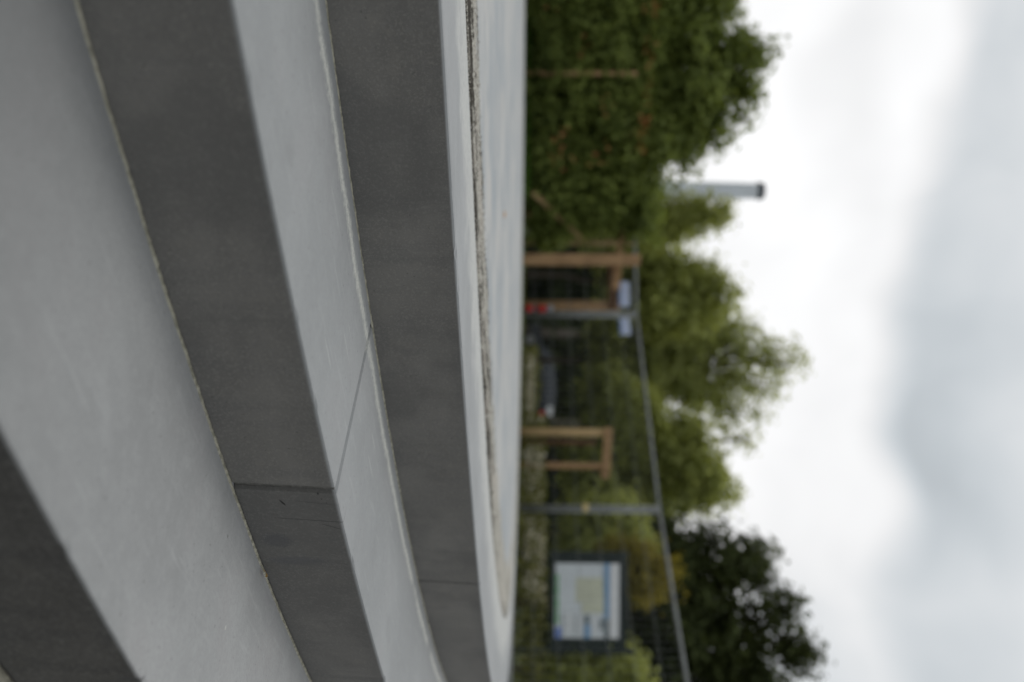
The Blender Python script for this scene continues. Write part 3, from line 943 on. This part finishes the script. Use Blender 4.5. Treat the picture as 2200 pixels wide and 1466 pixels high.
# low stake frame (tree guard) to the right of the middle
root = empty('tree_guard', gp(1140, 960, 11.4))
tag(root, 'low tan timber stake frame with a top rail in the rough bed behind the fence', 'timber frame')
posts = [(928, 11.0, 1297, .053, W_TAN), (1000, 11.42, 1312, .043, W_BRN), (950, 11.75, 1280, .036, W_DRK)]
for y, D, xt, r, m in posts:
    p = at(1140, y, D)
    mb = MB()
    round_post(mb, (p.x, p.y), zat(xt, y, D), r)
    mb.build('stake', m, root, True)
a, b = at(1306, 914, 10.94), at(1306, 1020, 11.38)
b.z = a.z
n_ = Vector(((b - a).y, -(b - a).x, 0)).normalized() * .066
mb = MB()
mb.bar(a + n_, b + n_, .04, .105, bev=.006)
mb.build('rail', W_BRN, root)
# thicker timber frame by the fence corner
root = empty('timber_trellis', gp(1140, 600, 14.2))
tag(root, 'taller brown timber frame with heavy post and double rail beside the fence corner', 'timber frame')
p = at(1140, 558, 13.3)
mb = MB(); mb.box((p.x, p.y, (zat(1374, 558, 13.3) + FAR_Z) / 2), (.17, .15, zat(1374, 558, 13.3) - FAR_Z), bev=.012); mb.build('post', W_BRN, root)
p2 = at(1140, 656, 14.6)
mb = MB(); round_post(mb, (p2.x, p2.y), zat(1330, 656, 14.6), .085); mb.build('post', W_BRN, root, True)
p3 = at(1140, 521, 14.8)
mb = MB(); round_post(mb, (p3.x, p3.y), zat(1372, 521, 14.8), .05); mb.build('post', W_TAN, root, True)
mb = MB(); a, b = at(1317, 546, 13.45), at(1316, 664, 14.5); mb.bar(a, b, .05, .16, bev=.006); mb.build('rail', W_DRK, root)
mb = MB(); a, b = at(1346, 425, 14.05), at(1322, 622, 13.3); mb.bar(a, b, .05, .115, bev=.006); mb.build('rail', W_BRN, root)
# weathered orange rail running through the left shrubs
root = empty('timber_pergola', gp(1140, 158, 14.0))
tag(root, 'weathered orange rail on slim posts running through the left shrubs', 'timber frame')
p = at(1140, 158, 13.3)
mb = MB(); round_post(mb, (p.x, p.y), zat(1372, 158, 13.1), .038); mb.build('post', W_BRN, root, True)
mb = MB(); mb.bar(at(1416, -90, 13.75), at(1376, 330, 13.75), .06, .14, bev=.006); mb.build('rail', W_ORG, root)
p = at(1140, 325, 13.85)
mb = MB(); round_post(mb, (p.x, p.y), zat(1370, 325, 13.85), .042); mb.build('post', W_BRN, root, True)
# leaning stake
a, b = at(1172, 440, 13.35), at(1262, 524, 13.8)
mb = MB(); mb.bar(a - (b - a) * .30, b, .045, .07, bev=.005)
tag(mb.build('leaning_stake', W_TAN), 'pale sawn stake leaning diagonally in the shrubs left of the timber frame', 'stake')

# slim post with red bands
RED = simple('red_band', (.40, .02, .016), .5, var=.15)
DGR = simple('post_dark', (.05, .055, .06), .6)
PALE = simple('post_cap', (.22, .23, .25), .5)
p = at(1140, 663, 13.2)
root = empty('marker_post', (p.x, p.y, FAR_Z))
tag(root, 'slim dark marker post with two red bands close to the first fence post', 'post')
mb = MB(); mb.tube([(p.x, p.y, FAR_Z - .05), (p.x, p.y, .37)], .045, 12); mb.build('post', DGR, root, True)
for z0, z1 in ((zat(1128, 663, 13.2), zat(1145, 663, 13.2)), (zat(1154, 663, 13.2), zat(1174, 663, 13.2))):
    mb = MB(); mb.lathe((p.x, p.y, 0), [(.046, z0), (.051, z0 + .004), (.051, z1 - .004), (.046, z1)], 16); mb.build('red_band', RED, root, True)
mb = MB(); mb.lathe((p.x, p.y, 0), [(.046, .37), (.052, .375), (.052, .43), (.03, .455), (.001, .46)], 16); mb.build('cap', PALE, root, True)

# ------------------------------------------------------------------ map board
BG = simple('board_green', (.016, .026, .024), .5, var=.15)
bD = 12.2
bl, br_ = at(1262, 1207, bD), at(1262, 1375, bD)
zb_, zt_ = zat(1193, 1290, bD), zat(1330, 1290, bD)
root = empty('map_board', (at(1140, 1290, bD).x, bD, FAR_Z))
tag(root, 'dark green framed board with a pale map panel standing behind the fence', 'information board')
for yy, xt in ((1190, 1350), (1397, 1362)):
    p = at(1140, yy, bD)
    mb = MB(); mb.box((p.x, p.y, (zat(xt, yy, bD) + FAR_Z) / 2), (.075, .075, zat(xt, yy, bD) - FAR_Z), bev=.008); mb.build('post', BG, root)
xl, xr = at(1140, 1193, bD).x, at(1140, 1394, bD).x
mb = MB()
mb.box(((xl + xr) / 2, bD, (zb_ + zt_) / 2), (xr - xl - .02, .035, zt_ - zb_ + .16), bev=.006)
mb.build('backboard', BG, root)
BM = [simple('map_white', (.74, .78, .81), .45, var=.05, scale=3), simple('map_white_strip', (.82, .82, .83), .45, var=.04), simple('map_blue', (.20, .36, .56), .45, var=.1),
      simple('map_land', (.66, .67, .53), .5, var=.14, scale=14), simple('map_green', (.09, .42, .12), .5), simple('map_deep_blue', (.09, .19, .60), .5), simple('map_grey', (.17, .21, .23), .5)]
mb = MB()
fy = bD - .0205


def bx(x0, x1, y0, y1, mi, lay):
    a = at(x0, y0, fy); b = at(x1, y1, fy)
    t = .004
    mb.box(((a.x + b.x) / 2, fy - lay * .003, (a.z + b.z) / 2), (abs(b.x - a.x), t, abs(b.z - a.z)), mi=mi)


bx(1193, 1329.5, 1210, 1372, 0, 0)
bx(1311, 1328, 1211, 1371, 1, 1)
bx(1298, 1309, 1211, 1330, 2, 1)
bx(1298, 1309, 1331, 1371, 6, 1)
bx(1237, 1297, 1241, 1294, 3, 1)
bx(1250, 1297, 1294.5, 1318, 3, 1)
bx(1255, 1268, 1341, 1371, 2, 1)
bx(1255, 1267, 1321, 1340, 6, 1)
bx(1288, 1296, 1330, 1352, 6, 1)
for y0, y1 in ((1235, 1252), (1254, 1281), (1284, 1311), (1314, 1340)): bx(1194, 1200, y0, y1, 4, 1)
bx(1194, 1205, 1348, 1371, 5, 1)
for i in range(14): bx(1208 + i * 5.6, 1210 + i * 5.6, 1318 + (i % 3), 1366 - (i * 7) % 17, 6 if i % 5 == 0 else 1, 1) if not 1250 < 1208 + i * 5.6 < 1272 else None
mb.build('map_panel', BM, root)
mb = MB()
mb.box(((xl + xr) / 2, bD, zt_ + .10), (xr - xl - .05, .05, .03), bev=.005)
mb.build('top_rail', BG, root)

# ------------------------------------------------------------------ grey chimney
CH = simple('chimney_metal', (.78, .82, .86), .5, .3, .0, var=.06, scale=.6)
CHC = simple('chimney_cap', (.10, .115, .13), .6, var=.2)
cp_ = at(1140, 409, 62)
root = empty('chimney', (cp_.x, cp_.y, FAR_Z))
tag(root, 'tall pale grey tapering metal chimney with a dark cap rising behind the left trees', 'chimney')
zt = zat(1625, 409, 62)
zc = zat(1641, 409, 62)
rt, rb = 33 / 2 * 62 / 1857, 56 / 2 * 62 / 1857
prof = []
for i in range(13):
    z = FAR_Z + (zt - FAR_Z) * i / 12
    r = rb + (rt - rb) * i / 12
    prof += [(r, z)] + ([(r + .012, z + .02), (r + .012, z + .10), (r, z + .12)] if i in (4, 8) else [])
mb = MB(); mb.lathe((cp_.x, cp_.y, 0), prof, 28); mb.build('shaft', CH, root, True)
mb = MB(); mb.lathe((cp_.x, cp_.y, 0), [(rt, zt), (rt + .07, zt + .02), (rt + .07, zt + (zc - zt) * .55), (rt + .02, zc - .05), (rt - .03, zc), (rt - .1, zc), (rt - .12, zt)], 28); mb.build('cap', CHC, root, True)

# ------------------------------------------------------------------ brick building behind the left shrubs
M = Mat('brick')
P = M.obj()
sxn = M.n('ShaderNodeSeparateXYZ'); M.t.links.new(P, sxn.inputs[0])
cv = M.n('ShaderNodeCombineXYZ', {0: sxn.outputs[0], 1: sxn.outputs[2]})
bt = M.n('ShaderNodeTexBrick', {'Color1': (.30, .12, .06, 1), 'Color2': (.38, .17, .09, 1), 'Mortar': (.36, .32, .28, 1), 'Scale': 4.5, 'Mortar Size': .012})
M.t.links.new(cv.outputs[0], bt.inputs['Vector'])
BRICK = M.pbr(bt.outputs[0], .9, .2)
ROOF = simple('roof_felt', (.06, .06, .062), .9)
FRM = simple('window_frame', (.6, .6, .58), .5)
GLS = Mat('window_glass').pbr((.10, .14, .18), .08, .6)
bxl, bxr, by = -15.0, -4.1, 25.0
hz = 2.9
root = empty('brick_shed', ((bxl + bxr) / 2, by, FAR_Z))
tag(root, 'low orange brick building glimpsed through the shrubs on the left', 'building')
wins = [(-10.2, -8.9, .8, 2.0), (-7.3, -6.3, .8, 2.0), (-13.4, -12.2, .8, 2.0)]
mb = MB()
mb.box(((bxl + bxr) / 2, by + 2.5, FAR_Z + hz / 2), (bxr - bxl, 5.0, hz))
mb.build('wall', BRICK, root)
mb = MB(); mb.box(((bxl + bxr) / 2, by + 2.5, FAR_Z + hz + .09), (bxr - bxl + .3, 5.3, .16), bev=.02); mb.build('roof', ROOF, root)
for x0, x1, z0, z1 in wins:
    mb = MB()
    for c, s in ((((x0 + x1) / 2, by - .02, z0), (x1 - x0 + .1, .1, .08)), (((x0 + x1) / 2, by - .02, z1), (x1 - x0 + .1, .1, .08)), ((x0, by - .02, (z0 + z1) / 2), (.08, .094, z1 - z0 - .082)), ((x1, by - .02, (z0 + z1) / 2), (.08, .094, z1 - z0 - .082)), (((x0 + x1) / 2, by - .02, (z0 + z1) / 2), (.05, .08, z1 - z0 - .082))):
        mb.box(c, s)
    w = mb.build('window', FRM, root)
    mb = MB(); mb.box(((x0 + x1) / 2, by - .005, (z0 + z1) / 2), (x1 - x0 - .05, .03, z1 - z0 - .05)); mb.build('pane', GLS, w)

# ------------------------------------------------------------------ parked car
PAINT = Mat('car_paint').pbr((.045, .05, .06), .25, .6, .4)
CGL = Mat('car_glass').pbr((.02, .025, .03), .05, .6)
TYR = simple('tyre', (.02, .02, .02), .9)
RIM = simple('rim', (.4, .4, .42), .35, metal=.8)
TL = simple('tail_light', (.80, .03, .03), .3)
WHT = simple('headlight_and_glare', (.75, .76, .78), .3)  # headlight white, also used for the painted glare at the rear
CD = 40.0
cx0 = at(1140, 690, CD).x
cx1 = at(1140, 896, CD).x
Lc = cx1 - cx0
gz0 = FAR_Z
root = empty('parked_car', ((cx0 + cx1) / 2, CD, gz0))
tag(root, 'dark grey parked hatchback beyond the fence, only its roof and red tail light showing', 'car')
prof_low = [(.00, .30), (.00, .55), (.03, .70), (.14, .80), (.27, .92), (.98, .98), (1.0, .86), (1.0, .45), (.985, .30)]
prof_up = [(.24, .90), (.40, 1.36), (.55, 1.47), (.72, 1.50), (.86, 1.45), (.93, 1.34), (.985, .97)]


def extrude(mb, prof, w0, w1, zlo, zhi, mi=0, y0=CD):
    n = len(prof)
    vs = []
    for s in (-1, 1):
        for u, z in prof:
            k = (z - zlo) / (zhi - zlo)
            w = w0 + (w1 - w0) * max(0, min(1, k))
            vs.append((cx0 + u * Lc, y0 + s * w / 2, gz0 + z))
    fs = [tuple(range(n)), tuple(range(2 * n - 1, n - 1, -1))]
    for i in range(n):
        j = (i + 1) % n
        fs.append((j, i, n + i, n + j))
    mb.add(vs, fs, mi)


mb = MB(); extrude(mb, prof_low, 1.74, 1.70, .3, .98); mb.build('body', PAINT, root)
mb = MB(); extrude(mb, prof_up, 1.62, 1.22, .95, 1.5); mb.build('cabin', PAINT, root)
for s, nm in ((-1, 'side_window'), (1, 'side_window')):
    mb = MB()
    for (u0, u1, u0t, u1t) in ((.33, .53, .42, .53), (.55, .74, .55, .735), (.76, .90, .755, .855)):
        z0, z1 = 1.0, 1.36
        wy = lambda z: (1.62 + (1.22 - 1.62) * (z - .95) / .55) / 2 + .006
        mb.add([(cx0 + u0 * Lc, CD + s * wy(z0), gz0 + z0), (cx0 + u1 * Lc, CD + s * wy(z0), gz0 + z0), (cx0 + u1t * Lc, CD + s * wy(z1), gz0 + z1), (cx0 + u0t * Lc, CD + s * wy(z1), gz0 + z1)], [(0, 1, 2, 3)])
    mb.build(nm, CGL, root)
mb = MB()
mb.add([(cx0 + .9465 * Lc + .012, CD - .60, gz0 + 1.30), (cx0 + .9465 * Lc + .012, CD + .60, gz0 + 1.30), (cx0 + .984 * Lc + .012, CD + .70, gz0 + 1.02), (cx0 + .984 * Lc + .012, CD - .70, gz0 + 1.02)], [(0, 1, 2, 3)])
mb.build('rear_window', WHT, root)  # sky reflection in the rear window painted as plain white
mb = MB(); mb.box((cx0 + .925 * Lc, CD - .735, gz0 + 1.18), (.46, .05, .30), bev=.01); mb.build('rear_glare', WHT, root)  # white block added as painted window glare on the rear side
for s in (-1, 1):
    mb = MB(); mb.box((cx0 + .965 * Lc, CD + s * .80, gz0 + .86), (.36, .16, .22), bev=.03); mb.build('tail_light', TL, root)
    mb = MB(); mb.box((cx0 + .02 * Lc, CD + s * .66, gz0 + .66), (.14, .32, .12), bev=.03); mb.build('headlight', WHT, root)
    for u in (.19, .82):
        mb = MB()
        mb.tube([(cx0 + u * Lc, CD + s * .70, gz0 + .31), (cx0 + u * Lc, CD + s * .89, gz0 + .31)], .31, 20)
        wv = mb.build('wheel', TYR, root)
        mb = MB(); mb.tube([(cx0 + u * Lc, CD + s * .88, gz0 + .31), (cx0 + u * Lc, CD + s * .90, gz0 + .31)], .2, 16); mb.build('rim', RIM, wv)

# ------------------------------------------------------------------ sky and sun
w = bpy.data.worlds.new('World')
SC.world = w
w.use_nodes = True
M = Mat('', w.node_tree)
SUN_EL, SUN_AZ = math.radians(66), math.radians(20)
sky = M.n('ShaderNodeTexSky', sky_type='NISHITA', sun_disc=False, sun_elevation=SUN_EL, sun_rotation=SUN_AZ, dust_density=3.0)
d = M.n('ShaderNodeTexCoord').outputs['Generated']
warp = M.vm('SUBTRACT', M.noise(d, 3.2, 2, .6, col=True), (.5, .5, .5))
dw = M.vm('ADD', d, M.vm('MULTIPLY', warp, (.20, .20, .20)))
sx = M.n('ShaderNodeSeparateXYZ'); M.t.links.new(dw, sx.inputs[0])
az = M.m('ARCTAN2', sx.outputs[0], sx.outputs[1])
el = M.m('ARCSINE', M.m('MINIMUM', M.m('MAXIMUM', sx.outputs[2], -1), 1))


def gauss(a0, e0, sa, se, amp):
    x = M.m('DIVIDE', M.m('SUBTRACT', az, a0), sa)
    y = M.m('DIVIDE', M.m('SUBTRACT', el, e0), se)
    q = M.m('ADD', M.m('MULTIPLY', x, x), M.m('MULTIPLY', y, y))
    return M.m('MULTIPLY', M.m('EXPONENT', M.m('MULTIPLY', q, -1)), amp)


dark = None
for g in ((.42, .33, .21, .22, .27), (-.33, .33, .12, .035, .13), (-.12, .345, .10, .03, .08)):
    v = gauss(*g)
    dark = v if dark is None else M.m('ADD', dark, v)
e0 = M.m('SUBTRACT', el, M.m('ADD', .392, M.lin(az, -.16, -.42, -.018, .05)))
bank = M.m('MULTIPLY', M.step(e0, -.025, .045), M.step(e0, .04, .26, 1, .42))
bank = M.m('MULTIPLY', bank, M.step(az, .17, .29, 1, .45))
dark = M.m('ADD', dark, M.m('MULTIPLY', bank, M.lin(az, -.40, -.02, .26, .40)))
sy = M.n('ShaderNodeSeparateXYZ'); M.t.links.new(d, sy.inputs[0])
puff = M.noise(dw, 4.5, 3, .55)
gen = M.step(M.noise(d, 1.8, 2, .6), .40, .62, 0, .30)
away = M.step(sy.outputs[1], .55, .85, 1, 0)
dark = M.m('ADD', dark, M.m('MULTIPLY', gen, away))
dark = M.m('ADD', dark, M.m('MULTIPLY', M.m('SUBTRACT', puff, .5), .38))
val = M.m('SUBTRACT', 1.03, dark)
back = M.step(sy.outputs[1], -.35, .45, .80, 1.0)
val = M.m('MULTIPLY', M.m('MAXIMUM', val, .15), back)
tint = M.mix(M.step(val, .55, .95), (.915, .985, 1.03), (1, 1, 1))
cl = M.mix(1.0, tint, M.n('ShaderNodeCombineXYZ', {0: val, 1: val, 2: val}).outputs[0], 'MULTIPLY')
cl10 = M.mix(1.0, cl, (10, 10, 10), 'MULTIPLY')
full = M.mix(.95, sky.outputs[0], cl10)
bg = M.n('ShaderNodeBackground', {'Color': full, 'Strength': .1})
wo = M.n('ShaderNodeOutputWorld')
M.t.links.new(bg.outputs[0], wo.inputs[0])

ld = bpy.data.lights.new('sun', 'SUN')
ld.energy = .5
ld.angle = math.radians(25)
ld.color = (1, .97, .93)
lo = bpy.data.objects.new('sun', ld)
COL.objects.link(lo)
sd = Vector((math.cos(SUN_EL) * math.sin(SUN_AZ), math.cos(SUN_EL) * math.cos(SUN_AZ), math.sin(SUN_EL)))
lo.rotation_euler = (-sd).to_track_quat('-Z', 'Y').to_euler()
lo.location = (0, 0, 30)

# ------------------------------------------------------------------ camera (held upright: the frame is turned a quarter turn)
cam = bpy.data.cameras.new('camera')
cam.sensor_fit = 'HORIZONTAL'
cam.sensor_width = 36
cam.lens = 36 * F
cam.clip_start = .02
cam.clip_end = 5000
cam.dof.use_dof = True
cam.dof.focus_distance = 1.33
cam.dof.aperture_fstop = 2.1
co = bpy.data.objects.new('camera', cam)
COL.objects.link(co)
o0 = Vector(ray(1100, 733)).normalized()
right = (Vector(ray(1100, 833)) - Vector(ray(1100, 733))).normalized()
upv = (Vector(ray(1200, 733)) - Vector(ray(1100, 733))).normalized()
mw = Matrix((upv, -right, -o0)).transposed().to_4x4()
mw.translation = (0, 0, H)
co.matrix_world = mw
SC.camera = co
SC.view_settings.view_transform = 'Standard'
SC.view_settings.look = 'None'
SC.view_settings.exposure = 0
SC.view_settings.gamma = 1
w.cycles.sampling_method = 'MANUAL'
w.cycles.sample_map_resolution = 512
SC.cycles.max_bounces = 4
SC.cycles.diffuse_bounces = 2
SC.cycles.transparent_max_bounces = 4
